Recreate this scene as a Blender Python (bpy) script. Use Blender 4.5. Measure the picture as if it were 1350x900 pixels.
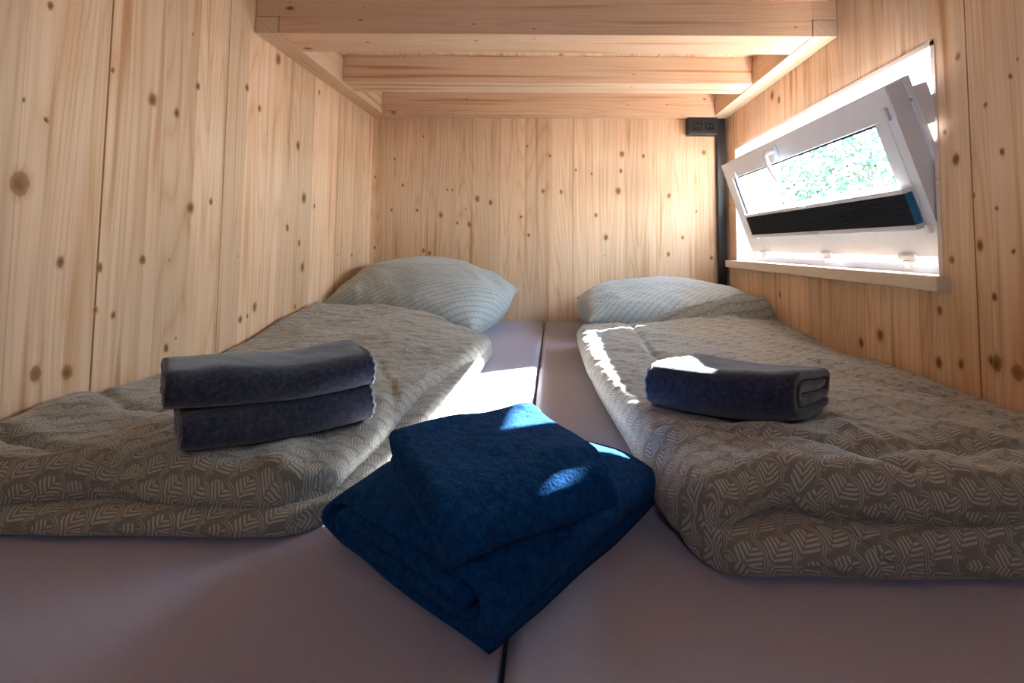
import bpy, math, random
import numpy as np
from mathutils import Vector, Matrix
from mathutils.bvhtree import BVHTree

for o in list(bpy.data.objects): bpy.data.objects.remove(o)
S = bpy.context.scene
COL = S.collection
PI = math.pi

# ------------------------------------------------------------------ camera
F = 640.0                                   # focal length in pixels of a 1350 px wide frame
cam_d = bpy.data.cameras.new('camera'); cam = bpy.data.objects.new('camera', cam_d); COL.objects.link(cam)
cam_d.sensor_width = 36.0; cam_d.lens = F * 36.0 / 1350.0
cam_d.shift_x = -0.0409; cam_d.shift_y = -0.1208
cam_d.clip_start = 0.02
pt, rl = math.radians(3.4), math.radians(0.35)
fw = Vector((0, math.cos(pt), math.sin(pt))); up = Vector((0, -math.sin(pt), math.cos(pt))); rt = Vector((1, 0, 0))
r2 = rt*math.cos(rl) + up*math.sin(rl); u2 = -rt*math.sin(rl) + up*math.cos(rl)
M3 = Matrix((r2, u2, -fw)).transposed()
cam.matrix_world = Matrix.Translation((0, 0, 0.58)) @ M3.to_4x4()
S.camera = cam

# ------------------------------------------------------------------ light and exposure
SUN_DIR = Vector((-1.0, -0.665, -0.61))      # the way the sunlight travels
SUN_POWER = 110.0
SKY = 23.0
S.view_settings.view_transform = 'Standard'; S.view_settings.look = 'None'
S.view_settings.exposure = 0.72; S.view_settings.gamma = 1.0; S.view_settings.use_curve_mapping = False
sl = bpy.data.lights.new('sun', 'SUN'); sl.energy = SUN_POWER; sl.angle = math.radians(0.6); sl.color = (1.0, 0.95, 0.88)
so = bpy.data.objects.new('sun', sl); COL.objects.link(so)
so.rotation_euler = SUN_DIR.to_track_quat('-Z', 'Y').to_euler(); so.location = (8, 5, 6)
w = bpy.data.worlds.new('sky'); S.world = w; w.use_nodes = True
nt = w.node_tree; bg = nt.nodes['Background']
geo = nt.nodes.new('ShaderNodeTexCoord'); sp = nt.nodes.new('ShaderNodeSeparateXYZ'); ra = nt.nodes.new('ShaderNodeValToRGB')
nt.links.new(geo.outputs['Generated'], sp.inputs[0]); nt.links.new(sp.outputs['Z'], ra.inputs[0]); nt.links.new(ra.outputs[0], bg.inputs[0])
ra.color_ramp.elements[0].color = (0.76, 0.88, 1.0, 1); ra.color_ramp.elements[1].color = (0.34, 0.56, 1.0, 1)
e = ra.color_ramp.elements.new(0.35); e.color = (0.56, 0.76, 1.0, 1)
bg.inputs[1].default_value = SKY
def portal(name, loc, rot, sx, sy):
    l = bpy.data.lights.new(name, 'AREA'); l.shape = 'RECTANGLE'; l.size = sx; l.size_y = sy; l.cycles.is_portal = True
    o = bpy.data.objects.new(name, l); COL.objects.link(o); o.location = loc; o.rotation_euler = rot
portal('window_portal', (1.14, 1.77, 0.80), (0, PI/2, 0), 0.60, 1.30)
portal('rear_portal', (0.0, -1.71, 1.62), (-PI/2, 0, PI), 0.30, 0.45)  # guides sky light through the opening added behind the camera for fill
# ------------------------------------------------------------------ node expression helper
class N:
    def __init__(s, t, sock): s.t = t; s.s = sock
    def _m(s, op, *a, clamp=False):
        n = s.t.nodes.new('ShaderNodeMath'); n.operation = op; n.use_clamp = clamp
        for i, x in enumerate((s,) + a):
            if isinstance(x, N): s.t.links.new(x.s, n.inputs[i])
            else: n.inputs[i].default_value = float(x)
        return N(s.t, n.outputs[0])
    def __add__(s, o): return s._m('ADD', o)
    __radd__ = __add__
    def __sub__(s, o): return s._m('SUBTRACT', o)
    def __rsub__(s, o): return s._m('MULTIPLY_ADD', -1.0, o)
    def __mul__(s, o): return s._m('MULTIPLY', o)
    __rmul__ = __mul__
    def __truediv__(s, o): return s._m('DIVIDE', o)
    def floor(s): return s._m('FLOOR')
    def fract(s): return s._m('FRACT')
    def abs(s): return s._m('ABSOLUTE')
    def sin(s): return s._m('SINE')
    def cos(s): return s._m('COSINE')
    def sqrt(s): return s._m('SQRT')
    def pow(s, p): return s._m('POWER', p)
    def max(s, o): return s._m('MAXIMUM', o)
    def min(s, o): return s._m('MINIMUM', o)
    def lt(s, o): return s._m('LESS_THAN', o)
    def gt(s, o): return s._m('GREATER_THAN', o)
    def mod(s, o): return s._m('FLOORED_MODULO', o)
    def madd(s, a, b): return s._m('MULTIPLY_ADD', a, b)
    def step(s, a, b):                      # smooth 0..1 between a and b
        n = s.t.nodes.new('ShaderNodeMapRange'); n.interpolation_type = 'SMOOTHSTEP'
        s.t.links.new(s.s, n.inputs['Value'])
        lo, hi = (a, b) if a < b else (b, a)
        n.inputs['From Min'].default_value = lo; n.inputs['From Max'].default_value = hi
        n.inputs['To Min'].default_value = 0 if a < b else 1; n.inputs['To Max'].default_value = 1 if a < b else 0
        return N(s.t, n.outputs['Result'])
def vec(t, x, y, z=0.0):
    n = t.nodes.new('ShaderNodeCombineXYZ')
    for i, v in enumerate((x, y, z)):
        if isinstance(v, N): t.links.new(v.s, n.inputs[i])
        else: n.inputs[i].default_value = v
    return N(t, n.outputs[0])
def noise(t, v, scale=1.0, detail=2.0, rough=0.5):
    n = t.nodes.new('ShaderNodeTexNoise'); t.links.new(v.s, n.inputs['Vector'])
    n.inputs['Scale'].default_value = scale; n.inputs['Detail'].default_value = detail; n.inputs['Roughness'].default_value = rough
    return N(t, n.outputs['Fac'])
def white(t, v):
    n = t.nodes.new('ShaderNodeTexWhiteNoise'); n.noise_dimensions = '1D'; t.links.new(v.s, n.inputs['W']); return N(t, n.outputs['Value'])
def mixc(t, f, a, b, mode='MIX'):
    n = t.nodes.new('ShaderNodeMix'); n.data_type = 'RGBA'; n.blend_type = mode
    if isinstance(f, N): t.links.new(f.s, n.inputs[0])
    else: n.inputs[0].default_value = f
    for i, c in ((6, a), (7, b)):
        if isinstance(c, N): t.links.new(c.s, n.inputs[i])
        else: n.inputs[i].default_value = (*c, 1)
    return N(t, n.outputs[2])
def newmat(name):
    m = bpy.data.materials.new(name); m.use_nodes = True; return m, m.node_tree, m.node_tree.nodes['Principled BSDF']
def bump(t, b, h, strength, dist):
    n = t.nodes.new('ShaderNodeBump'); n.inputs['Strength'].default_value = strength; n.inputs['Distance'].default_value = dist
    t.links.new(h.s, n.inputs['Height']); t.links.new(n.outputs[0], b.inputs['Normal'])
def coords(t, which='Object'):
    tc = t.nodes.new('ShaderNodeTexCoord'); s = t.nodes.new('ShaderNodeSeparateXYZ'); t.links.new(tc.outputs[which], s.inputs[0])
    return [N(t, s.outputs[i]) for i in range(3)]

# ------------------------------------------------------------------ materials
def wood(name, uf, vf, knots=(), seams=(), lam=0.105, off=0.0, light=(0.83, 0.585, 0.385), dark=(0.63, 0.335, 0.155), pins=.55, tone=0.13, red=0.8, rk=1.0, grain=1.0):
    """pine: uf runs across the grain, vf along it; both are functions of (x, y, z)"""
    m, t, b = newmat(name)
    x, y, z = coords(t)
    u = uf(x, y, z); v = vf(x, y, z)
    jn = noise(t, vec(t, u*55.0, v*40.0, off), 1.0, 2.0) - 0.5; jm = noise(t, vec(t, u*55.0, v*40.0, off + 8.0), 1.0, 2.0) - 0.5
    P = vec(t, u + jn*0.009, v*0.72 + jm*0.009)
    K = None
    for (a, c, r) in knots:
        n = t.nodes.new('ShaderNodeVectorMath'); n.operation = 'DISTANCE'
        t.links.new(P.s, n.inputs[0]); n.inputs[1].default_value = (a, c*0.72, 0)
        k = N(t, n.outputs['Value']).madd(-1.0/(2.2*r*rk), 1.0)
        K = k if K is None else K.max(k)
    # scattered pin knots
    vo = t.nodes.new('ShaderNodeTexVoronoi'); vo.voronoi_dimensions = '2D'; vo.inputs['Scale'].default_value = 1.0
    t.links.new(vec(t, u*8.0 + off, v*5.0).s, vo.inputs['Vector'])
    cs = t.nodes.new('ShaderNodeSeparateColor'); t.links.new(vo.outputs['Color'], cs.inputs[0])
    rnd = N(t, cs.outputs[0])
    pin = N(t, vo.outputs['Distance']) / (rnd*rnd*0.040 + 0.012)
    pink = pin.madd(-1.0/2.6, 1.0) * N(t, cs.outputs[1]).gt(1.0 - 0.6*pins)
    K = pink if K is None else K.max(pink)
    halo = K.step(0.0, 0.7); core = K.step(0.52, 0.70)
    # grain
    wob = noise(t, vec(t, u*5.0, v*1.1, off), 1.0, 2.0)
    uu = u + wob*0.035 + halo*0.006
    iu = (u*(1.0/lam) + off*3.7 + (noise(t, vec(t, (u*(1.0/lam)).floor()*3.1, 0.5, off), 1.0, 0.0))*0.0).floor()
    tn = white(t, iu + off*13.0)
    tn2 = white(t, iu*1.7 + 31.0 + off)
    cath = ((noise(t, vec(t, uu*7.0 + tn*20.0, v*0.42 + tn2*9.0, off), 1.0, 1.0)*26.0).fract() - 0.5).abs()*2.0
    fine = noise(t, vec(t, uu*150.0, v*1.6 + tn*7.0, off), 1.0, 3.0, 0.6)
    mid = noise(t, vec(t, uu*34.0, v*0.8 + tn*5.0, off), 1.0, 2.0, 0.55)
    blotch = noise(t, vec(t, u*6.0, v*1.8, off+4.0), 1.0, 2.0, 0.6)
    g = cath.pow(3.0)*0.42 + fine.step(0.35, 0.75)*0.34 + mid.step(0.45, 0.8)*0.55
    g = (g*grain + (blotch - 0.5)*0.5)
    col = mixc(t, g._m('ADD', 0.0, clamp=True), light, dark)
    tone_n = tn.madd(2*tone, 1.0 - tone)
    br = vec(t, tone_n, tone_n.madd(1.04, -0.04), tone_n.madd(1.12, -0.12))
    col = mixc(t, 1.0, col, br, 'MULTIPLY')
    # reddish resin streaks
    st = noise(t, vec(t, uu*34.0 + 9.0, v*1.1, off+2.0), 1.0, 1.0).step(0.60, 0.76)
    col = mixc(t, st*red, col, (0.52, 0.24, 0.10))
    # board joints
    if seams:
        J = None
        for (c, hw, s_) in seams:
            k = (u - c).abs().step(hw, hw*0.3) * s_
            J = k if J is None else J.max(k)
        col = mixc(t, J, col, (0.26, 0.095, 0.025))
    le = (u*(1.0/lam) + off*3.7).fract()
    edge = (le.min(1.0 - le)).step(0.012, 0.0) * tn2.step(0.5, 0.7)
    col = mixc(t, edge*0.45, col, (0.33, 0.17, 0.07))
    col = mixc(t, halo*0.55, col, (0.52, 0.25, 0.085))
    kn = noise(t, vec(t, u*18.0, v*14.0, off + 5.0), 1.0, 1.0)
    ring = ((K*16.0).fract() - 0.5).abs()
    kc = mixc(t, K.step(0.60, 0.85)*kn.step(0.30, 0.55), (0.36, 0.135, 0.038), (0.085, 0.026, 0.007))
    rim = K.step(0.44, 0.54)*K.step(0.70, 0.58)
    col = mixc(t, rim*0.55, col, (0.22, 0.085, 0.03))
    col = mixc(t, core*(ring*0.5 + 0.66), col, kc)
    t.links.new(col.s, b.inputs['Base Color'])
    b.inputs['Roughness'].default_value = 0.62; b.inputs['Specular IOR Level'].default_value = 0.25
    bump(t, b, (fine*0.6 + mid) - core*0.6, 0.18, 0.0015)
    return m

KL = [(0.865,0.687,0.0189),(1.138,0.924,0.0124),(1.214,0.912,0.0095),(1.276,0.676,0.014),(1.351,0.699,0.0084),(1.136,0.544,0.0089),(1.852,0.76,0.0174),(1.795,0.95,0.014),(0.914,0.34,0.0114),(0.974,0.326,0.0122),(1.219,0.323,0.0095),(1.572,0.38,0.0123),(1.028,0.528,0.008),(1.486,1.069,0.0093),(1.281,1.005,0.008),(1.552,1.021,0.0097),(0.896,1.03,0.0056),(1.031,0.955,0.0048),(1.026,0.441,0.0064),(1.502,0.352,0.0094),(0.903,0.814,0.0042),(0.862,0.839,0.004),(1.646,1.222,0.0154),(1.744,0.642,0.0109),(1.86,0.496,0.0145),(1.068,0.426,0.0067)]
KB = [(-0.402,0.827,0.0237),(-0.331,0.808,0.0198),(-0.057,0.869,0.0158),(0.038,0.866,0.0158),(-0.591,0.742,0.0198),(-0.44,0.692,0.0198),(-0.503,0.699,0.0119),(0.356,1.068,0.0237),(0.336,0.872,0.0277),(0.787,1.079,0.0198),(0.602,0.849,0.0198),(0.272,0.629,0.0237),(-0.715,0.766,0.0119),(-0.84,1.033,0.0119),(-0.849,0.765,0.0119),(-0.793,0.897,0.0119),(-0.558,0.874,0.0099),(-0.534,0.87,0.0099),(-0.131,0.638,0.0138),(-0.171,0.733,0.0119),(0.468,1.057,0.0158),(0.197,0.963,0.0099),(0.744,0.767,0.0119),(0.82,0.526,0.0158),(-0.678,0.556,0.0158),(-0.646,0.541,0.0158),(-0.023,1.058,0.0138),(0.113,0.982,0.0099),(-0.143,1.106,0.0099),(0.671,0.631,0.0158)]
KR = [(1.982,1.211,0.0155),(1.922,1.174,0.012),(1.064,1.01,0.0067),(0.944,0.922,0.0044),(1.002,0.881,0.0047),(1.082,0.781,0.0101),(1.109,0.85,0.0052),(0.987,0.663,0.0046),(0.955,0.577,0.0045),(1.104,0.556,0.0069),(1.039,0.695,0.0049),(1.357,0.341,0.0148),(1.442,0.304,0.0113),(1.154,0.314,0.0108),(1.092,0.326,0.0085),(1.004,0.347,0.0141),(0.959,0.341,0.0135),(1.145,0.437,0.0089),(1.0,0.483,0.0062),(1.951,0.395,0.0091),(1.714,1.311,0.0107),(0.968,0.776,0.006)]
X = lambda x, y, z: x
Y = lambda x, y, z: y
Z = lambda x, y, z: z
w_left = wood('pine_left', Y, Z, KL, [(1.024, .0034, 1.0), (1.397, .0026, .75), (1.80, .0025, .35), (2.19, .003, .5)], off=1.3, rk=.75)
w_back = wood('pine_back', X, Z, KB, [(-.692, .003, .3), (-.43, .004, .35), (.10, .004, .4), (-.235, .003, .2)], off=4.1, rk=.42, lam=.13)
w_right = wood('pine_right', Y, Z, KR, [(1.042, .0026, .95), (1.42, .002, .4), (1.58, .002, .3), (2.1, .003, .3)], off=7.7, rk=.8)
w_rear = wood('pine_rear', X, Z, off=2.2)
w_floor = wood('pine_floor', X, Y, off=3.0)
w_beam = wood('beam_wood_across', lambda x, y, z: y*0.9 + z*1.3, X, off=5.2, lam=.6, pins=.6, light=(.69, .455, .295), dark=(.50, .285, .155), grain=.8)
w_beam2 = wood('beam_wood_pale', lambda x, y, z: y*0.9 + z*1.3, X, off=9.6, lam=.5, pins=.6, light=(.80, .58, .40), dark=(.62, .38, .22), grain=.8)
w_ledger = wood('beam_wood_along', lambda x, y, z: x*1.1 + z*1.2, Y, off=6.4, lam=.7, pins=.2, light=(.78, .56, .37), dark=(.62, .38, .22), grain=.8)
w_deck = wood('deck_wood', X, Y, off=8.8, lam=.14, pins=.3, seams=[(-.50, .002, .8), (-.19, .002, .3), (.12, .002, .3), (.43, .002, .3)])
w_lining = wood('lining_wood', lambda x, y, z: x + z*0.9, Y, off=11.0, lam=.5, pins=.1, light=(.80, .66, .54), dark=(.70, .50, .36), red=.2, grain=.6)

def cloth(name, col, col2, scale=900.0, bstr=0.35, sheen=0.4, dist=0.001, lump=0.0):
    m, t, b = newmat(name)
    x, y, z = coords(t)
    P = vec(t, x, y, z)
    n = noise(t, P, scale, 2.0, 0.7); n2 = noise(t, P, 14.0, 3.0, 0.6); n3 = noise(t, P, scale*0.28, 2.0, 0.6)
    c = mixc(t, (n*0.5 + n3*0.5).step(0.35, 0.68), col, col2)
    t.links.new(c.s, b.inputs['Base Color'])
    b.inputs['Roughness'].default_value = 0.95; b.inputs['Specular IOR Level'].default_value = 0.08
    b.inputs['Sheen Weight'].default_value = sheen; b.inputs['Sheen Roughness'].default_value = 0.5
    h = n*0.6 + n3*0.8
    if lump: h = h + n2*lump
    bump(t, b, h, bstr, dist)
    return m
m_sheet = cloth('sheet_jersey', (.40, .37, .45), (.43, .40, .48), 700, .10, .1, .0006)
m_sheet2 = cloth('sheet_jersey_right', (.41, .38, .44), (.44, .41, .47), 700, .10, .1, .0006)
m_navy = cloth('navy_fleece', (.0018, .032, .125), (.005, .076, .235), 330, .9, .03, .004, lump=2.4)
m_grey = cloth('charcoal_fleece', (.018, .019, .032), (.055, .058, .090), 480, .6, .45, .002, lump=1.0)
m_stitch = cloth('stitch_yarn', (.30, .30, .34), (.45, .45, .50), 600, .2)

def leafprint(name, base, line, W=0.052, rot=0.0, sharp=1.0, contrast=1.0, rib=0.0):
    """scallops, each filled with a feathered leaf, printed on cotton; runs on the cloth's own UV in metres"""
    m, t, b = newmat(name)
    U, V, _ = coords(t, 'UV')
    c, s = math.cos(rot), math.sin(rot)
    u = U*c - V*s; v = U*s + V*c
    H = W*0.5; R = W*0.5
    j = (v*(1/H)).floor()
    vy = v - j*H
    def cell(joff):
        par = ((j + joff)*0.5).fract()          # 0 or .5
        a = (u*(1/W) + par).fract() - 0.5
        return a*W
    ax = cell(0.0); ay = vy
    bx = cell(1.0); by = vy - H
    ra_ = (ax*ax + ay*ay).sqrt()
    useA = ra_.lt(R)
    px = bx + (ax - bx)*useA; py = by + (ay - by)*useA
    r = (px*px + py*py).sqrt()
    # rings
    k1 = ((r*(1/R) - 0.93).abs()).step(0.045, 0.02); k2 = ((r*(1/R) - 0.80).abs()).step(0.04, 0.018)
    rings = k1.max(k2)*py.gt(-0.1*R)*px.step(-R*.5, R*.25)*.8
    # feathered leaf: V strokes either side of a spine
    st = ((py - px.abs()*0.85)*(1/(W*0.135))).fract() - 0.5
    stroke = st.abs().step(0.33, 0.20)
    gap = px.abs().gt(W*0.012)
    leaf = (r*(1/R) - (py*(0.12/R))).lt(0.66)*py.lt(R*.64)
    low = (py.lt(0.0))*px.abs().lt(R*0.62)*py.gt(-R*1.05)
    pat = (stroke*gap*leaf.max(low)).max(rings)
    nz = noise(t, vec(t, U, V), 900.0, 2.0, 0.7); n2 = noise(t, vec(t, U, V), 60.0, 2.0, 0.6)
    pat = (pat*contrast*(nz.step(0.1, 0.5)))
    weave = mixc(t, nz, tuple(q*0.86 for q in base), tuple(min(1, q*1.12) for q in base))
    col = mixc(t, pat, weave, line)
    t.links.new(col.s, b.inputs['Base Color'])
    b.inputs['Roughness'].default_value = 0.72; b.inputs['Specular IOR Level'].default_value = 0.32
    b.inputs['Sheen Weight'].default_value = 0.32; b.inputs['Sheen Roughness'].default_value = 0.4
    bump(t, b, nz*0.25 + n2*0.9 + pat*0.12, 0.35, 0.0012)
    return m
m_duvet = leafprint('duvet_print', (.225, .210, .168), (.54, .51, .45), 0.050, rot=0.55, contrast=.82)
m_duvet2 = leafprint('duvet_print_left', (.225, .208, .160), (.54, .505, .435), 0.050, rot=0.5, contrast=.82)
m_pillow = leafprint('pillow_print', (.27, .30, .29), (.54, .59, .58), 0.034, rot=0.0)

def plain(name, col, rough=0.5, spec=0.5, metal=0.0, tex=0.0, coat=0.0):
    m, t, b = newmat(name)
    x, y, z = coords(t)
    n = noise(t, vec(t, x, y, z), 35.0, 3.0)
    c = mixc(t, n, tuple(q*(1-0.05-tex) for q in col), tuple(min(1, q*(1+0.05+tex)) for q in col))
    t.links.new(c.s, b.inputs['Base Color'])
    b.inputs['Roughness'].default_value = rough; b.inputs['Specular IOR Level'].default_value = spec
    b.inputs['Metallic'].default_value = metal; b.inputs['Coat Weight'].default_value = coat
    return m
m_pvc = plain('white_frame_plastic', (.84, .86, .92), .32, .5)
m_black = plain('black_plastic', (.012, .012, .014), .45, .4)
m_blackm = plain('socket_insert_plastic', (.004, .004, .004), .3, .5)
m_steel = plain('steel', (.55, .55, .55), .3, .5, 1.0)
m_gasket = plain('rubber_gasket', (.02, .02, .025), .6, .3)
m_rail = plain('white_rail', (.78, .78, .80), .35)
m_pleat = plain('pleated_cloth_dark', (.045, .05, .065), .85, .2)
m_pleatside = plain('pleated_cloth_blue', (.05, .22, .40), .8, .2)
m_shadow_gap = plain('joint_dark', (.10, .05, .03), .9, .1)
m_grass = plain('gravel', (.34, .29, .25), .95, .1, tex=.4)
m_bark = plain('bark', (.16, .11, .08), .9, .1, tex=.3)
m_leaf = plain('leaves', (.055, .10, .045), .6, .3, tex=.3)
m_facade = plain('facade_boards', (.55, .42, .34), .8, .2, tex=.1)
m_glass, t, b = newmat('window_glass')
t.nodes.remove(b)
tr = t.nodes.new('ShaderNodeBsdfTransparent'); gl = t.nodes.new('ShaderNodeBsdfGlossy'); mx = t.nodes.new('ShaderNodeMixShader'); fr = t.nodes.new('ShaderNodeLayerWeight'); fr.inputs[0].default_value = 0.5; fk = N(t, fr.outputs['Facing']).pow(5.0)*0.6 + 0.03; gl.inputs['Roughness'].default_value = 0.02; tr.inputs[0].default_value = (.93, .96, .96, 1)
t.links.new(fk.s, mx.inputs[0]); t.links.new(tr.outputs[0], mx.inputs[1]); t.links.new(gl.outputs[0], mx.inputs[2])
t.links.new(mx.outputs[0], t.nodes['Material Output'].inputs[0])

# ------------------------------------------------------------------ mesh helpers
class MB:
    def __init__(s): s.v = []; s.f = []; s.m = []
    def add(s, V, Fc, mi=0):
        o = len(s.v); s.v += [tuple(p) for p in V]; s.f += [tuple(o+i for i in q) for q in Fc]; s.m += [mi]*len(Fc); return s
    def box(s, x0, x1, y0, y1, z0, z1, mi=0, c=0.0):
        """box, with its edges chamfered by c"""
        if c <= 0:
            V = [(x, y, z) for x in (x0, x1) for y in (y0, y1) for z in (z0, z1)]
            return s.add(V, [(0,1,3,2),(4,6,7,5),(0,4,5,1),(2,3,7,6),(0,2,6,4),(1,5,7,3)], mi)
        import bmesh
        bm = bmesh.new(); bmesh.ops.create_cube(bm, size=1)
        for q in bm.verts: q.co = ((x0+x1)/2 + q.co.x*(x1-x0), (y0+y1)/2 + q.co.y*(y1-y0), (z0+z1)/2 + q.co.z*(z1-z0))
        bmesh.ops.bevel(bm, geom=bm.edges[:], offset=c, segments=2, profile=0.5, affect='EDGES')
        bm.verts.index_update()
        s.add([q.co[:] for q in bm.verts], [[q.index for q in f.verts] for f in bm.faces], mi); bm.free(); return s
    def tube(s, pts, r, n=10, mi=0):
        pts = [Vector(p) for p in pts]; V = []; Fc = []
        for i, p in enumerate(pts):
            d = (pts[min(i+1, len(pts)-1)] - pts[max(i-1, 0)]).normalized()
            a = d.orthogonal().normalized() if i == 0 else (a - d*a.dot(d)).normalized()
            bb = d.cross(a); rr = r[i] if isinstance(r, (list, tuple)) else r
            for k in range(n):
                th = 2*PI*k/n; V.append(p + a*math.cos(th)*rr + bb*math.sin(th)*rr)
        for i in range(len(pts)-1):
            for k in range(n):
                Fc.append((i*n+k, i*n+(k+1) % n, (i+1)*n+(k+1) % n, (i+1)*n+k))
        Fc.append(tuple(range(n))[::-1]); Fc.append(tuple((len(pts)-1)*n+k for k in range(n)))
        return s.add(V, Fc, mi)
    def xf(s, fn): s.v = [tuple(fn(*p)) for p in s.v]; return s
    def build(s, name, mats, parent=None, smooth=False, loc=None):
        me = bpy.data.meshes.new(name)
        V = s.v
        if loc is not None: V = [(a-loc[0], b_-loc[1], c-loc[2]) for a, b_, c in V]
        me.from_pydata(V, [], s.f)
        mats = mats if isinstance(mats, (list, tuple)) else [mats]
        for q in mats: me.materials.append(q)
        me.polygons.foreach_set('material_index', s.m)
        if smooth: me.polygons.foreach_set('use_smooth', [True]*len(s.f))
        me.update()
        import bmesh
        bm = bmesh.new(); bm.from_mesh(me); bmesh.ops.recalc_face_normals(bm, faces=bm.faces); bm.to_mesh(me); bm.free()
        o = bpy.data.objects.new(name, me); COL.objects.link(o)
        if loc is not None: o.location = loc
        if parent: o.parent = parent
        return o
def tag(o, label, cat, group=None):
    o['label'] = label; o['category'] = cat
    if group: o['group'] = group
    return o
def struct(o): o['kind'] = 'structure'; return o
def empty(name, loc=(0, 0, 0)):
    o = bpy.data.objects.new(name, None); o.empty_display_size = 0.05; COL.objects.link(o); o.location = loc; return o
def child(mb, name, mats, parent, smooth=False, label=None):
    """mesh given in world coordinates, parented to an unrotated Empty or mesh"""
    o = mb.build(name, mats, None, smooth)
    o.parent = parent
    L = Vector((0, 0, 0)); p = parent
    while p: L += Vector(p.location); p = p.parent
    for q in o.data.vertices: q.co -= L
    # texture space stays in the wood's own coordinates
    if label: o['label'] = label
    return o

# ------------------------------------------------------------------ the room
XL, XR, YB, YF, ZT = -0.958, 0.903, 2.53, -1.60, 2.15
struct(MB().box(XL-.1, XR+.2, YF-.1, YB+.1, -.08, 0).build('floor', w_floor))
struct(MB().box(XL-.1, XR+.2, YF-.1, YB+.1, ZT, ZT+.08).build('ceiling', w_rear))
struct(MB().box(XL-.1, XL, YF, YB, 0, ZT).build('wall_left', w_left))
struct(MB().box(XL-.1, XR+.2, YB, YB+.1, 0, ZT).build('wall_back', w_back))
WY0, WY1, WZ0, WZ1, XO = 1.128, 2.405, 0.505, 1.078, 1.125
wr = MB()
wr.box(XR, XO, YF, WY0, 0, ZT).box(XR, XO, WY1, YB, 0, ZT).box(XR, XO, WY0, WY1, 0, WZ0).box(XR, XO, WY0, WY1, WZ1, ZT)
struct(wr.build('wall_right', w_right))
rf = MB(); rf.box(XL-.1, -.11, YF-.1, YF, 0, ZT).box(.11, XR+.2, YF-.1, YF, 0, ZT).box(-.11, .11, YF-.1, YF, 1.85, ZT).box(-.11, .11, YF-.1, YF, 0, 1.45)  # small high opening, unseen, added to let fill light in from behind
struct(rf.build('wall_front', w_rear))

# ------------------------------------------------------------------ window
win = struct(empty('window_1', (0.95, 1.77, 0.52)))
ln = MB(); lt_ = .012
ln.box(XR-.002, XO, WY0, WY1, WZ1-lt_, WZ1+.001).box(XR-.002, XO, WY1-lt_, WY1+.001, WZ0, WZ1).box(XR-.002, XO, WY0-.001, WY0+lt_, WZ0, WZ1)
child(ln, 'lining', w_lining, win)
child(MB().box(.868, XO, WY0-.02, WY1+.06, WZ0-.022, WZ0+.012, c=.002), 'window_sill', w_lining, win)
# fixed outer frame
y0, y1, z0, z1 = WY0+lt_, WY1-lt_, WZ0+.012, WZ1-lt_
fx0, fx1, fwid = .992, 1.055, .048
fr_ = MB()
fr_.box(fx0, fx1, y0, y1, z0, z0+fwid, c=.003).box(fx0, fx1, y0, y1, z1-.016, z1, c=.003)
fr_.box(fx0, fx1, y0, y0+.022, z0+fwid, z1-.016, c=.003).box(fx0, fx1, y1-.022, y1, z0+fwid, z1-.016, c=.003)
fr_.box(fx0-.012, fx0, y0, y1, z0, z0+.022, c=.002)
child(fr_, 'outer_frame', m_pvc, win, label='white fixed frame set in the wall opening')
# sash, hinged at its foot and tipped into the room
TILT = math.radians(19.0); HX, HZ = .992, .580
def tilt(x, y, z):      # local: x = 0 room face .. + outwards, z = 0 foot
    return (HX + x*math.cos(TILT) - z*math.sin(TILT), y, HZ + x*math.sin(TILT) + z*math.cos(TILT))
SY0, SY1, SH, SW, SD = 1.146, 2.290, .432, .078, .062
def ringmb(mb, ya, yb, za, zb, w_, xa, xb, c=.003, wb=None):
    wb = w_ if wb is None else wb
    mb.box(xa, xb, ya, yb, za, za+wb, c=c).box(xa, xb, ya, yb, zb-w_, zb, c=c)
    mb.box(xa, xb, ya, ya+w_, za+wb-.001, zb-w_+.001, c=0).box(xa, xb, yb-w_, yb, za+wb-.001, zb-w_+.001, c=0)
    return mb
sm = MB(); ringmb(sm, SY0, SY1, 0, SH, SW, -SD, 0, wb=.082)
ringmb(sm, SY0-.010, SY1+.010, -.010, SH+.008, .03, -.016, -.004, c=.001)      # overlap lip outside... room side face kept at -SD
sm.xf(lambda x, y, z: tilt(x, y, z))
sash = child(sm, 'sash', m_pvc, win, label='white opening sash tipped into the room')
gb = MB(); ringmb(gb, SY0+SW, SY1-SW, .082, SH-SW, .006, -SD+.006, -SD+.016, c=0); gb.xf(tilt)
child(gb, 'gasket', m_gasket, sash, label='black rubber gasket')
gb = MB(); gb.box(-.036, -.030, SY0+SW-.008, SY1-SW+.008, .075, SH-SW+.008).xf(tilt)
child(gb, 'pane', m_glass, sash)
gb = MB(); gb.box(-.018, -.013, SY0+SW-.008, SY1-SW+.008, .075, SH-SW+.008).xf(tilt)
child(gb, 'pane', m_glass, sash)
# handle: rosette on the top rail, grip hanging down over the glass
hb = MB(); hy = 1.745
hb.box(-SD-.010, -SD, hy-.014, hy+.014, SH-.078, SH-.012, c=.004)
hb.tube([(-SD-.004, hy, SH-.035), (-SD-.035, hy, SH-.035)], .009, 12)
hb.tube([(-SD-.030, hy+.002, SH-.030), (-SD-.043, hy+.004, SH-.045), (-SD-.046, hy, SH-.075), (-SD-.044, hy-.008, SH-.110), (-SD-.040, hy-.018, SH-.140), (-SD-.038, hy-.024, SH-.158)], [.010, .010, .009, .0085, .008, .006], 12)
hb.xf(tilt); child(hb, 'handle', m_pvc, sash, smooth=True, label='white hooked window handle')
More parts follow.
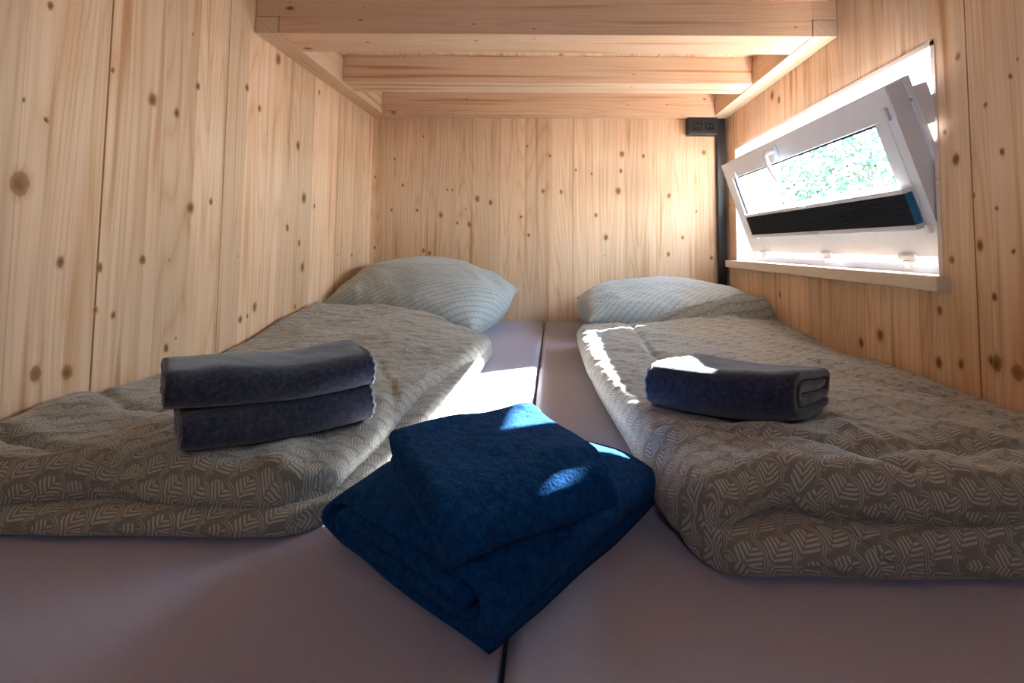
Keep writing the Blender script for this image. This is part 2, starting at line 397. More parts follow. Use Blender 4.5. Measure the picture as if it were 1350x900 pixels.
# hinges at the foot
for hyc in (1.28, 1.66, 2.16):
    hb = MB(); hb.box(-.070, -.045, hyc-.03, hyc+.03, -.012, .008, c=.003).box(-.074, -.05, hyc-.012, hyc+.012, -.030, -.008, c=.003)
    hb.xf(tilt); child(hb, 'hinge', m_pvc, sash)
# stay arms that hold the sash open, one each side
for yy in (SY0-.006, SY1+.006):
    a = Vector(tilt(-.02, yy, SH-.05)); b2 = Vector((fx0+.02, yy, z1-.11)); mb = MB()
    mb.tube([a, (a+b2)/2+Vector((0, 0, .006)), b2], .004, 8)
    child(mb, 'stay_arm', m_steel, win, smooth=True)
kb = MB(); kb.box(-.012, .03, SY0-.012, SY0+.012, SH-.12, SH-.02, c=.003).xf(tilt)
child(kb, 'lock_plate', m_lining if False else m_pvc, sash)

# pleated blind in front of the lower half of the pane
pb = tag(empty('pleated_blind', tuple(tilt(-SD-.02, 1.72, .10))), 'dark pleated blind half closed across the bottom of the tilted window', 'blind')
BY0, BY1 = SY0+.030, 2.150
BZ0, BZ1 = .092, .172
npl = 13; mb = MB(); V = []; Fc = []; Ms = []
xf_, xb_ = -SD-.030, -SD-.006
for i in range(2*npl+1):
    zz = BZ0 + (BZ1-BZ0)*i/(2*npl); d = 0.0 if i % 2 == 0 else 1.0
    xfv = xf_ + d*.006; xbv = xb_ + (1-d)*.0
    V += [(xfv, BY0, zz), (xfv, BY1, zz), (xbv, BY1, zz), (xbv, BY0 - (0.0 if d else -.004), zz)]
for i in range(2*npl):
    a = 4*i
    mb_f = [(a, a+1, a+5, a+4), (a+2, a+3, a+7, a+6)]
    mb_s = [(a+1, a+2, a+6, a+5), (a+3, a, a+4, a+7)]
    Fc += mb_f + mb_s; Ms += [0, 0, 1, 1]
Fc += [(0, 3, 2, 1), (8*npl, 8*npl+1, 8*npl+2, 8*npl+3)]; Ms += [0, 0]
mb.v = V; mb.f = Fc; mb.m = Ms; mb.xf(tilt)
child(mb, 'pleated_fabric', [m_pleat, m_pleatside], pb, label='dark pleated cloth with blue folded edge')
mb = MB(); mb.box(xf_-.002, xb_+.002, BY0-.004, BY1+.004, BZ1, BZ1+.012, c=.002).box(xf_-.010, xf_, 1.62, 1.66, BZ1+.001, BZ1+.009, c=.002).xf(tilt); child(mb, 'top_rail', m_rail, pb)
mb = MB(); mb.box(xf_-.002, xb_+.002, BY0-.004, BY1+.004, BZ0-.013, BZ0, c=.002).box(xf_-.010, xf_, 1.60, 1.64, BZ0-.010, BZ0-.002, c=.002).xf(tilt); child(mb, 'bottom_rail', m_rail, pb)
for yy in (BY0-.006, BY1+.006):
    mb = MB(); mb.box(-SD-.010, -SD, yy-.010, yy+.006, SH-SW-.004, SH-SW+.030, c=.002)
    mb.tube([(-SD-.006, yy, SH-SW), (-SD-.006, yy, BZ0-.005)], .0012, 6); mb.box(-SD-.012, -SD, yy-.008, yy+.008, BZ0-.028, BZ0-.006, c=.002)
    mb.xf(tilt); child(mb, 'guide_cord', m_rail, pb)

# ------------------------------------------------------------------ loft above the bed
LZ0, LZ1 = 1.254, 1.372
IL, IR = -.883, .823
fb = MB(); fb.box(IL+.001, IR-.001, 1.512, 1.660, LZ0, LZ1, c=.002)
fb.box(XL+.002, IL+.002, 1.512, 1.660, LZ0+.055, LZ1, c=.002).box(IR-.002, XR-.002, 1.512, 1.660, LZ0+.055, LZ1, c=.002)
tag(fb.build('loft_beam', w_beam), 'thick darker front beam of the loft, nearest and topmost, notched over both side beams', 'beam')
for side, xa, xb, lab in ((0, XL+.002, IL, 'pale loft side beam running back along the left wall'), (1, IR, XR-.002, 'pale loft side beam running back along the right wall above the window')):
    lb = MB(); lb.box(xa, xb, 1.6605, YB-.001, LZ0, LZ1, c=.0015).box(xa+(0 if side == 0 else .0015), xb-(.0015 if side == 0 else 0), 1.511, 1.662, LZ0, LZ0+.053, c=.001)
    tag(lb.build('loft_side_beam', w_ledger), lab, 'beam')
tag(MB().box(IL+.0015, IR-.0015, 1.98, 2.112, LZ0+.004, LZ1, c=.002).build('loft_joist', w_beam2), 'middle pale cross joist under the loft boards between front and rear beams', 'beam')
tag(MB().box(IL+.0015, IR-.0015, 2.448, YB-.001, LZ0+.001, LZ1, c=.002).build('loft_joist', w_beam), 'rear cross joist of the loft lying against the back wall', 'beam')
dk = MB()
xs = [XL+.002, -.812, -.50, -.19, .12, .43, .74, XR-.002]
for a, b2 in zip(xs[:-1], xs[1:]): dk.box(a+.0008, b2-.0008, 1.505, YB-.001, LZ1+.0005, LZ1+.026, c=.0015)
tag(dk.build('loft_deck', w_deck), 'board deck lying on top of the loft beams', 'loft floor')

# ------------------------------------------------------------------ conduit and sockets
tag(MB().box(.848, .892, YB-.030, YB-.0005, .204, LZ0-.0005, c=.003).build('cable_duct', m_black), 'black vertical cable duct in the right back corner', 'cable duct')
sk = empty('power_socket', (.77, YB-.05, 1.165)); tag(sk, 'black double power socket under the loft on the back wall', 'socket')
child(MB().box(.692, .8475, YB-.048, YB-.0005, 1.163, LZ0-.0005, c=.004), 'housing', m_black, sk)
for cx in (.742, .806):
    mb = MB(); n = 28; cz = 1.207; R0, R1 = .025, .021
    V = []; Fc = []
    for k in range(n):
        a = 2*PI*k/n
        for (r, yy) in ((R0, YB-.049), (R0*.97, YB-.053), (R1, YB-.053), (R1, YB-.0485)): V.append((cx+r*math.cos(a), yy, cz+r*math.sin(a)))
    for k in range(n):
        k2 = (k+1) % n
        for q in range(3): Fc.append((4*k+q, 4*k2+q, 4*k2+q+1, 4*k+q+1))
    Fc.append(tuple(4*k+3 for k in range(n)))
    mb.add(V, Fc)
    oo = child(mb, 'outlet', m_blackm, sk, smooth=False)
    for dx in (-.0095, .0095):
        child(MB().tube([(cx+dx, YB-.0486, cz), (cx+dx, YB-.0500, cz)], .0028, 10), 'contact', m_steel, oo)

# ------------------------------------------------------------------ numpy noise
def vnoise(x, y, seed=0):
    xi = np.floor(x).astype(np.int64); yi = np.floor(y).astype(np.int64); xf = x-xi; yf = y-yi
    u = xf*xf*xf*(xf*(xf*6-15)+10); v = yf*yf*yf*(yf*(yf*6-15)+10)
    def h(a, b):
        n = (a*374761393 + b*668265263 + seed*974634777) & 0x7fffffff
        n = ((n ^ (n >> 13))*1274126177) & 0x7fffffff
        n = (n ^ (n >> 16))
        an = (n & 0xffff)/65536.0*2*np.pi
        return np.cos(an), np.sin(an)
    def g(a, b, dx, dy):
        c, s = h(a, b); return c*dx + s*dy
    a = g(xi, yi, xf, yf); b = g(xi+1, yi, xf-1, yf); c = g(xi, yi+1, xf, yf-1); d = g(xi+1, yi+1, xf-1, yf-1)
    return (a*(1-u)+b*u)*(1-v) + (c*(1-u)+d*u)*v
def fbm(x, y, seed=0, o=3):
    r = 0; a = 1.0
    for i in range(o): r = r + a*vnoise(x*2**i, y*2**i, seed+i*7); a *= .5
    return r
def ridged(x, y, seed=0, o=2):
    r = 0; a = 1.0
    for i in range(o): r = r + a*(1-np.abs(vnoise(x*2**i, y*2**i, seed+i*5))*2.4); a *= .5
    return r/1.5
def sst(x, a, b):
    t = np.clip((x-a)/(b-a), 0, 1); return t*t*(3-2*t)
def segd(x, y, pts):
    """distance to a polyline"""
    D = np.full(np.shape(x), 9.0)
    for (ax, ay), (bx, by) in zip(pts[:-1], pts[1:]):
        dx, dy = bx-ax, by-ay; t = np.clip(((x-ax)*dx + (y-ay)*dy)/(dx*dx+dy*dy), 0, 1)
        D = np.minimum(D, np.hypot(x-ax-t*dx, y-ay-t*dy))
    return D

def shell(ns, nt_, xyfun, zfun, u0=0.0):
    """closed cushion shell: a top and a bottom sheet that share their rim; returns vertices, faces, loop uvs"""
    a = np.linspace(0, 1, ns); b = np.linspace(0, 1, nt_)
    a = .55*a + .45*(.5-.5*np.cos(np.pi*a)); b = .55*b + .45*(.5-.5*np.cos(np.pi*b))
    s, t = np.meshgrid(a, b, indexing='ij')
    x, y = xyfun(s, t)
    out = []
    for top in (True, False):
        P = zfun(s, t, x, y, top)
        du = np.zeros((ns, nt_)); du[1:] = np.linalg.norm(np.diff(P, axis=0), axis=2); U = np.cumsum(du, axis=0); U -= U[ns//2][None, :]
        dv = np.zeros((ns, nt_)); dv[:, 1:] = np.linalg.norm(np.diff(P, axis=1), axis=2); V = np.cumsum(dv, axis=1); V -= V[:, nt_//2][:, None]
        out.append((P, U+u0, V))
    n = ns*nt_
    idt = np.arange(n).reshape(ns, nt_)
    idb = idt.copy(); inner = np.zeros((ns, nt_), bool); inner[1:-1, 1:-1] = True
    idb[inner] = n + np.arange(inner.sum())
    verts = np.vstack([out[0][0].reshape(-1, 3), out[1][0][inner]])
    def quads(I): return np.stack([I[:-1, :-1], I[1:, :-1], I[1:, 1:], I[:-1, 1:]], -1).reshape(-1, 4)
    def quv(A, B):
        return np.stack([np.stack([A[:-1, :-1], B[:-1, :-1]], -1), np.stack([A[1:, :-1], B[1:, :-1]], -1), np.stack([A[1:, 1:], B[1:, 1:]], -1), np.stack([A[:-1, 1:], B[:-1, 1:]], -1)], 2).reshape(-1, 4, 2)
    ft = quads(idt); fbm_ = quads(idb)[:, ::-1]
    ut = quv(out[0][1], out[0][2]); ub = quv(out[1][1], out[1][2])[:, ::-1]
    return verts, np.vstack([ft, fbm_]), np.vstack([ut, ub])
def from_shells(name, shells, mat, loc, parent=None):
    V = []; Fc = []; UV = []; o = 0
    for v, f, uv in shells: V.append(v); Fc.append(f+o); UV.append(uv); o += len(v)
    V = np.vstack(V) - np.array(loc); Fc = np.vstack(Fc); UV = np.vstack(UV)
    me = bpy.data.meshes.new(name)
    me.from_pydata(V.tolist(), [], Fc.tolist())
    ul = me.uv_layers.new(name='UVMap'); ul.data.foreach_set('uv', UV.reshape(-1).astype(np.float32))
    me.materials.append(mat); me.polygons.foreach_set('use_smooth', [True]*len(Fc)); me.update()
    ob = bpy.data.objects.new(name, me); COL.objects.link(ob); ob.location = loc
    if parent: ob.parent = parent
    return ob

# ------------------------------------------------------------------ mattresses under fitted sheets
ZM = .200
def mattress(name, x0, x1, y0_, y1_, mat, lab):
    ns, nt_ = 120, 160; R = .018
    def xy(s, t):
        return x0 + (x1-x0)*s, y0_ + (y1_-y0_)*t
    a = np.linspace(0, 1, ns); b = np.linspace(0, 1, nt_)
    def prof(n, L):                                        # profile across: side wall, rounded edge, top
        k = 9; pts = []
        pts += [(0, .004 + (ZM-R-.004)*i/5) for i in range(5)]
        pts += [(R - R*math.cos(PI/2*i/k), ZM-R + R*math.sin(PI/2*i/k)) for i in range(k+1)]
        mid = [(R + (L-2*R)*i/(n+1), ZM) for i in range(1, n+1)]
        return pts + mid + [(L-p, q) for p, q in pts[::-1]]
    pu = prof(60, x1-x0); pv = prof(90, y1_-y0_)
    V = np.zeros((len(pu), len(pv), 3))
    for i, (p, zp) in enumerate(pu):
        for j, (q, zq) in enumerate(pv):
            V[i, j] = (x0+p, y0_+q, min(zp, zq))
    # soften: sheet waves and a slight crown
    x, y = V[..., 0], V[..., 1]
    up_ = sst(V[..., 2], ZM-.03, ZM)
    V[..., 2] += up_*(.0016*fbm(x*5, y*4, 3) + .0009*ridged(x*16+y*4, y*3, 9)) - up_*.001
    sd = (1-up_)*.0012*vnoise(y*22, V[..., 2]*4, 5)
    V[..., 0] += np.where(x < (x0+x1)/2, 1, -1)*np.abs(sd)
    nu, nv = len(pu), len(pv); I = np.arange(nu*nv).reshape(nu, nv)
    f = np.stack([I[:-1, :-1], I[1:, :-1], I[1:, 1:], I[:-1, 1:]], -1).reshape(-1, 4)
    rim = list(I[:, 0]) + list(I[-1, 1:]) + list(I[::-1, -1][1:]) + list(I[0, ::-1][1:-1])
    loc = ((x0+x1)/2, (y0_+y1_)/2, 0)
    me = bpy.data.meshes.new(name); P = V.reshape(-1, 3) - np.array(loc)
    me.from_pydata(P.tolist(), [], f.tolist() + [[int(q) for q in rim[::-1]]])
    me.materials.append(mat); me.polygons.foreach_set('use_smooth', [True]*len(me.polygons)); me.update()
    o = bpy.data.objects.new(name, me); COL.objects.link(o); o.location = loc
    return tag(o, lab, 'mattress')
mattress('mattress', XL+.012, -.0475, .36, YB-.006, m_sheet, 'left mattress in a lavender grey fitted sheet, along the left wall')
mattress('mattress', -.0435, XR-.008, .36, YB-.006, m_sheet2, 'right mattress in a lavender grey fitted sheet, below the window')

# ------------------------------------------------------------------ pillows
PIL = []
def pillow(name, cx, cy, cz, A, B, T, rz, tx, ty, lab, seed, mat, cy_max=YB-.004):
    ns = nt_ = 130
    M = Matrix.Rotation(rz, 3, 'Z') @ Matrix.Rotation(ty, 3, 'Y') @ Matrix.Rotation(tx, 3, 'X'); Mn = np.array(M)
    def xy(s, t): return s*2-1, t*2-1
    def zf(s, t, x, y, top):
        ear = (np.abs(x*y)**8)*.09; px = A*x*(np.sqrt(1-.26*y*y) + ear); py = B*y*(np.sqrt(1-.26*x*x) + ear)
        e = np.clip((1-x**2)*(1-y**2), 0, 1)
        h = T*.5*(e**.38)*(.84+.16*e)
        wr_ = .010*ridged(x*1.5+seed, y*1.2, seed)*(1-e)*e**.3*4 + .010*fbm(x*1.6, y*1.6, seed+3)*e**.5
        wr_ += .004*ridged(x*6+y*2, y*5-x*2, seed+11)*np.clip(e*6, 0, 1)*(1-e*.8)
        z = h + wr_ if top else -h*.9
        z = np.where(e <= 1e-9, 0.0, z) + .012*np.sin(x*3+seed)*y
        P = np.stack([px, py, z], -1) @ Mn.T + np.array([cx, cy, cz])
        # rest on the mattress, lean on the wall
        P[..., 2] = np.where(P[..., 2] < ZM+.0015, ZM+.0015 + .0*P[..., 2], P[..., 2])
        P[..., 1] = np.minimum(P[..., 1], cy_max); P[..., 0] = np.clip(P[..., 0], XL+.003, XR-.003)
        return P
    sh = shell(ns, nt_, xy, zf)
    o = tag(from_shells(name, [sh], mat, (cx, cy, ZM)), lab, 'pillow')
    PIL.append(BVHTree.FromPolygons(sh[0].tolist(), sh[1].tolist())); return o
pillow('pillow', -.575, 2.22, .342, .372, .31, .31, math.radians(-12), math.radians(14), math.radians(6), 'big plump patterned pillow leaning in the left back corner', 2, m_pillow)
pillow('pillow', .50, 2.20, .305, .395, .29, .25, math.radians(2), math.radians(6), 0.0, 'flatter patterned pillow on the right, by the black cable duct', 8, m_pillow, YB-.034)

# ------------------------------------------------------------------ duvets
# height of the pillows, so that the duvets lie over their edges
gxp = np.arange(-.98, .93, .01); gyp = np.arange(1.55, 2.55, .01); PZ = np.zeros((len(gxp), len(gyp)))
for i, a in enumerate(gxp):
    for j, b_ in enumerate(gyp):
        for tr_ in PIL:
            h_ = tr_.ray_cast(Vector((a, b_, 1.2)), Vector((0, 0, -1)))
            if h_[0] is not None: PZ[i, j] = max(PZ[i, j], h_[0].z)
def _dil(A_, n):
    B_ = A_.copy()
    for q in range(1, n+1):
        for ax in (0, 1):
            for sg in (-q, q): B_ = np.maximum(B_, np.roll(A_, sg, ax) - .004*q)
    return B_
PZ = _dil(np.maximum(PZ, ZM-.06), 2)
for q in range(6): PZ = (PZ + np.roll(PZ, 1, 0) + np.roll(PZ, -1, 0) + np.roll(PZ, 1, 1) + np.roll(PZ, -1, 1))/5
def pz(x, y):
    fx_ = np.clip((x-gxp[0])/.01, 0, len(gxp)-1.001); fy_ = np.clip((y-gyp[0])/.01, 0, len(gyp)-1.001)
    i = fx_.astype(int); j = fy_.astype(int); a = fx_-i; b_ = fy_-j
    r_ = (PZ[i, j]*(1-a)+PZ[i+1, j]*a)*(1-b_) + (PZ[i, j+1]*(1-a)+PZ[i+1, j+1]*a)*b_
    return np.where(y > gyp[0]+.02, r_, 0)
def duvet_shell(x_l, x_r, y_f, y_b, base, Tf, wr_, r, seed, ns=230, nt_=300, basef=None):
    """x_l, x_r: functions of y; y_f, y_b: functions of x; Tf(x, y): thickness; wr_(x, y): wrinkles"""
    def xy(s, t):
        y = y_f(0*s) + (y_b(0*s)-y_f(0*s))*t; x = x_l(y)*(1-s) + x_r(y)*s
        for _ in range(2):
            y = y_f(x)*(1-t) + y_b(x)*t
            # rounded corners
            x = x_l(y)*(1-s) + x_r(y)*s
        q = .05
        ey = (np.minimum(t, 1-t)*(y_b(x)-y_f(x)))
        ex = (np.minimum(s, 1-s)*(x_r(y)-x_l(y)))
        k = np.clip(1-ey/q, 0, 1)**2; x = x + (s < .5)*k*np.clip(1-s*4, 0, 1)*q*.55 - (s > .5)*k*np.clip(1-(1-s)*4, 0, 1)*q*.55
        k = np.clip(1-ex/q, 0, 1)**2; y = y + (t < .5)*k*np.clip(1-t*6, 0, 1)*q*.55 - (t > .5)*k*np.clip(1-(1-t)*6, 0, 1)*q*.55
        return x, y
    def zf(s, t, x, y, top):
        T = Tf(x, y)
        ds = np.minimum(s, 1-s)*(x_r(y)-x_l(y)); dt = np.minimum(t, 1-t)*(y_b(x)-y_f(x))
        fs = np.clip(ds/r, 0, 1); ft = np.clip(dt/r, 0, 1)
        f = np.sqrt(np.clip(1-(1-fs)**2, 0, 1))*np.sqrt(np.clip(1-(1-ft)**2, 0, 1))
        b = base if basef is None else basef(x, y)
        if top: z = b + T*.5 + T*.5*f + wr_(x, y)*f
        else: z = b + T*.5 - T*.5*f
        pq = pz(x, y) + .003
        z = np.maximum(z, pq + (.5*T + .5*T*f if top else .5*T - .5*T*f)*.9)
        return np.stack([x, y, z], -1)
    return shell(ns, nt_, xy, zf, seed)
C = lambda v: (lambda q: v + 0*q)
def lerpf(pts):
    xs_ = [p[0] for p in pts]; ys_ = [p[1] for p in pts]
    xx = np.linspace(min(xs_)-.5, max(xs_)+.5, 400); yy = np.interp(xx, xs_, ys_)
    k = np.hanning(31); k /= k.sum(); yy = np.convolve(np.pad(yy, 15, mode='edge'), k, 'valid')
    return lambda q: np.interp(q, xx, yy)

# --- right duvet
def crease(x, y, pts, w_, d_): return -d_*np.exp(-(segd(x, y, pts)/w_)**2)
def wrR(x, y):
    wx = x + .05*vnoise(x*4, y*4, 50); wy = y + .06*vnoise(x*4+9, y*4, 51)
    h = .015*ridged(wx*4.5+wy*1.5, wy*2.2-wx, 21) + .012*fbm(x*3.0, y*3.0, 22, 2)
    h += .0052*ridged(wx*12+wy*7, wy*6-wx*3, 23) + .0016*ridged(wx*34, wy*22, 24)
    edge = np.exp(-((x-.12)/.10)**2)
    h += edge*.008*ridged(wy*10 + wx*5, wx*3, 26)
    h += crease(x, y, [(.29, 1.80), (.27, 1.35), (.30, 1.10)], .010, .008)
    h += crease(x, y, [(.62, 1.40), (.66, 1.15), (.80, 1.0)], .012, .008)
    h += crease(x, y, [(.17, .78), (.28, .735), (.37, .70), (.44, .62)], .010, .016)
    h += crease(x, y, [(.40, .66), (.60, .70), (.88, .68)], .016, .012) + sst(y, .80, .62)*.010*ridged(x*7+2, y*5, 27)
    h += .018*np.exp(-(segd(x, y, [(.20, .76), (.42, .74), (.70, .78)])/.045)**2)
    h -= .012
    h -= .018*np.exp(-(((x-.36)/.13)**2 + ((y-.85)/.09)**2))
    return h
rb = lerpf([(.08, 1.86), (.35, 1.90), (.60, 1.92), (.75, 1.95), (.90, 1.97)])
lo_top = .247
R_low = duvet_shell(lerpf([(.55, .165), (.7, .158), (.9, .140), (1.3, .105), (1.9, .10)]), C(XR-.004),
    lambda q: .566 + .012*vnoise(q*6, q*0, 31) - .012*sst(q, .4, .9), C(1.80), ZM+.001,
    lambda x, y: .034 + .012*sst(y, .75, .62), lambda x, y: .006*fbm(x*9, y*9, 33) + .004*ridged(x*16, y*7, 34), .026, .013, ns=170, nt_=220)
R_up = duvet_shell(lerpf([(.55, .150), (.7, .140), (.9, .125), (1.3, .088), (1.6, .082), (1.9, .085)]), C(XR-.003),
    lambda q: .590 + .022*vnoise(q*5+3, q*0, 35) + .034*np.exp(-((q-.27)/.055)**2) - .012*np.exp(-((q-.16)/.04)**2), rb, .243,
    lambda x, y: .058 + .024*sst(y, 1.5, 2.1)*sst(x, .4, .8) + .012*np.exp(-((x-.5)/.35)**2) - .012*sst(x, .7, .9)*sst(1.9-y, 0, .4),
    wrR, .036, .4, ns=280, nt_=420,
    basef=lambda x, y: .227 + .014*sst(y, .78, .64) - .030*np.exp(-((x-.14)/.05)**2)*sst(y, .8, .7) - .004*sst(x, .5, .9))
R_roll = duvet_shell(lerpf([(.5, .30), (.8, .40)]), C(XR-.006),
    lambda q: .566 + .020*vnoise(q*7+1, q*0, 41), C(.80), .222,
    lambda x, y: .034 + .014*vnoise(x*6, y*3, 43), lambda x, y: .006*ridged(x*14, y*8, 44), .020, 1.1, ns=130, nt_=60)
duR = tag(from_shells('duvet', [R_low, R_roll, R_up], m_duvet, (.5, 1.2, ZM)), 'rumpled leaf-print duvet folded on the right mattress below the window', 'duvet')

# --- left duvet
def wrL(x, y):
    wx = x + .05*vnoise(x*4, y*4, 60); wy = y + .06*vnoise(x*4+9, y*4, 61)
    h = .014*ridged(wx*4.0-wy*1.8, wy*2.4+wx, 71) + .012*fbm(x*3.0, y*3.0, 72, 2)
    h += .0052*ridged(wx*10+wy*6, wy*9-wx*4, 73) + .0018*ridged(wx*30, wy*26, 74)
    h += crease(x, y, [(-.90, .80), (-.72, .74), (-.60, .70), (-.50, .66), (-.35, .655)], .013, .020)
    h += crease(x, y, [(-.94, 1.02), (-.80, .93), (-.66, .90)], .014, .012) + .010*np.exp(-(segd(x, y, [(-.36, .98), (-.42, .80), (-.38, .68)])/.03)**2)
    h += sst(y, .85, .68)*.009*ridged(x*7+y*3, y*4, 76)
    h += crease(x, y, [(-.46, 1.30), (-.36, 1.10), (-.30, .95)], .012, .006)
    h += .012*np.exp(-(segd(x, y, [(-.94, .95), (-.70, .86), (-.50, .74)])/.045)**2)
    return h - .012
bl = lerpf([(-.95, 1.94), (-.75, 1.93), (-.50, 1.88), (-.30, 1.76), (-.2, 1.70)])
L_low = duvet_shell(C(XL+.004), lerpf([(.6, -.30), (.85, -.272), (1.0, -.240), (1.3, -.215), (1.75, -.20)]),
    lambda q: .640 + .010*vnoise(q*6, q*0, 81), C(1.72), ZM+.001, lambda x, y: .032 + .016*sst(x, -.33, -.27)*sst(y, .85, 1.0), lambda x, y: .004*fbm(x*9, y*9, 83) + .003*ridged(x*20, y*6, 84), .024, 2.2, ns=170, nt_=220)
L_up = duvet_shell(C(XL+.003), lerpf([(.6, -.31), (.9, -.292), (1.1, -.295), (1.3, -.255), (1.5, -.215), (1.75, -.20)]),
    lambda q: .662 + .020*vnoise(q*4+3, q*0, 85) + .02*np.exp(-((q+.62)/.07)**2), bl, .219,
    lambda x, y: .048 + .07*sst(y, 1.35, 2.0)*sst(-x, .22, .6) + .008*np.exp(-((x+.55)/.25)**2) + .012*sst(-x, .70, .95)*sst(1.5-y, 0, .4) + .018*sst(y, 1.2, 1.6),
    wrL, .034, 3.1, ns=280, nt_=420)
duL = tag(from_shells('duvet', [L_low, L_up], m_duvet2, (-.6, 1.2, ZM)), 'rumpled leaf-print duvet folded on the left mattress against the wall', 'duvet')

# ------------------------------------------------------------------ folded blankets
def bvh_of(ob):
    me = ob.data; L = ob.location
    return BVHTree.FromPolygons([tuple(v.co + L) for v in me.vertices], [tuple(p.vertices) for p in me.polygons])
bR, bL = bvh_of(duR), bvh_of(duL)
def surf(bv, x, y, default=ZM):
    h = bv.ray_cast(Vector((x, y, 1.2)), Vector((0, 0, -1)))
    return h[0].z if h[0] is not None else default

def fold_path(levels, t, w_, first, nper=14, z0=0.0, jit=None):
    """centreline of a flat roll / zigzag: levels in units of t, turns alternate sides"""
    zs = [z0 + t*(l+.5) for l in levels]
    side = first; pts = []
    lo_, hi_ = min(zs), max(zs)
    half = w_/2
    def turnx(i):                                    # centre of the i-th turn
        Rr = abs(zs[i+1]-zs[i])/2
        big = max([abs(zs[k+1]-zs[k])/2 for k in range(len(zs)-1) if min(zs[k], zs[k+1]) <= min(zs[i], zs[i+1])+1e-6 and max(zs[k], zs[k+1]) >= max(zs[i], zs[i+1])-1e-6 and (k-i) % 2 == 0])
        return half - big - t*.5 - (jit[i] if jit else 0)
    x = -side*(half - (hi_-lo_)*.3)
    pts.append((x, zs[0]))
    for i in range(len(zs)-1):
        cx = side*turnx(i); Rr = abs(zs[i+1]-zs[i])/2; cz = (zs[i]+zs[i+1])/2; up2 = 1 if zs[i+1] > zs[i] else -1
        x0_ = pts[-1][0]
        for k in range(1, nper): pts.append((x0_ + (cx-x0_)*k/nper, zs[i]))
        for k in range(nper+1):
            a = -PI/2 + PI*k/nper
            pts.append((cx + side*Rr*math.cos(a), cz + up2*Rr*math.sin(a)))
        side = -side
    xe = side*(half - abs(zs[-1]-zs[-2])*.5 - t*1.2); x0_ = pts[-1][0]
    for k in range(1, nper+1): pts.append((x0_ + (xe-x0_)*k/nper, zs[-1]))
    return np.array(pts)
def sweep(path, t, L, nst, gap=.93, endround=.008, shifts=None):
    """thick ribbon along the path swept along local x over length L"""
    d = np.gradient(path, axis=0); d /= np.linalg.norm(d, axis=1)[:, None]
    n = np.stack([-d[:, 1], d[:, 0]], -1)
    m = len(path); k = np.linspace(0, 1, m)
    xs_ = np.linspace(-L/2, L/2, nst-6)
    ends = endround*np.array([0, .12, .4])
    X_ = np.concatenate([-L/2 + ends, xs_[1:-1]*(1-2*endround/L), L/2 - ends[::-1]]) ; X_.sort()
    V = []
    for x in X_:
        de = min(x + L/2, L/2 - x); q = min(1, de/endround); th = t*.5*gap*(.35 + .65*math.sqrt(max(0, 1-(1-q)**2)))
        V.append(np.stack([np.full(m, x), path[:, 0] + n[:, 0]*th, path[:, 1] + n[:, 1]*th], -1))
        V.append(np.stack([np.full(m, x), path[:, 0] - n[:, 0]*th, path[:, 1] - n[:, 1]*th], -1))
    N_ = len(X_); V = np.array(V)                    # (2N, m, 3)
    if shifts is not None:
        for i in range(2*N_): V[i, :, 0] += shifts(k)*(1 if True else 0)
    I = np.arange(2*N_*m).reshape(2*N_, m); f = []
    for i in range(N_-1):
        a, b2 = I[2*i], I[2*i+2]; f.append(np.stack([a[:-1], a[1:], b2[1:], b2[:-1]], -1))
        a, b2 = I[2*i+1], I[2*i+3]; f.append(np.stack([a[:-1], b2[:-1], b2[1:], a[1:]], -1))
        f.append(np.array([[I[2*i, 0], I[2*i+2, 0], I[2*i+3, 0], I[2*i+1, 0]]])); f.append(np.array([[I[2*i, -1], I[2*i+1, -1], I[2*i+3, -1], I[2*i+2, -1]]]))
    f.append(np.stack([I[0, :-1], I[1, :-1], I[1, 1:], I[0, 1:]], -1)); f.append(np.stack([I[-2, :-1], I[-2, 1:], I[-1, 1:], I[-1, :-1]], -1))
    return V.reshape(-1, 3), np.vstack(f)
def blanket(name, parts, mat, loc, rz, deform, lab, cat='blanket', group=None, extra=None):
    V = []; Fc = []; o = 0
    for v, f in parts: V.append(v); Fc.append(f+o); o += len(v)
    V = np.vstack(V); Fc = np.vstack(Fc)
    c, s = math.cos(rz), math.sin(rz)
    Wp = np.stack([V[:, 0]*c - V[:, 1]*s + loc[0], V[:, 0]*s + V[:, 1]*c + loc[1], V[:, 2]], -1)
    Wp = deform(V, Wp)
    zmin = float(Wp[:, 2].min()); L = np.array([loc[0], loc[1], zmin])
    me = bpy.data.meshes.new(name); me.from_pydata((Wp-L).tolist(), [], Fc.tolist()); me.materials.append(mat)
    me.polygons.foreach_set('use_smooth', [True]*len(Fc)); me.update()
    ob = bpy.data.objects.new(name, me); COL.objects.link(ob); ob.location = L
    tag(ob, lab, cat, group)
    return ob, L, (lambda v: deform(v, np.stack([v[:, 0]*c - v[:, 1]*s + loc[0], v[:, 0]*s + v[:, 1]*c + loc[1], v[:, 2]], -1)))
def stitches(name, ob, L, f, pts, r, mat=None):
    P = f(np.array(pts)) - L
    mb = MB(); mb.tube([tuple(p) for p in P], r, 6); o = mb.build(name, mat or m_stitch, ob, smooth=True); o['label'] = 'pale stitched blanket edge'; return o

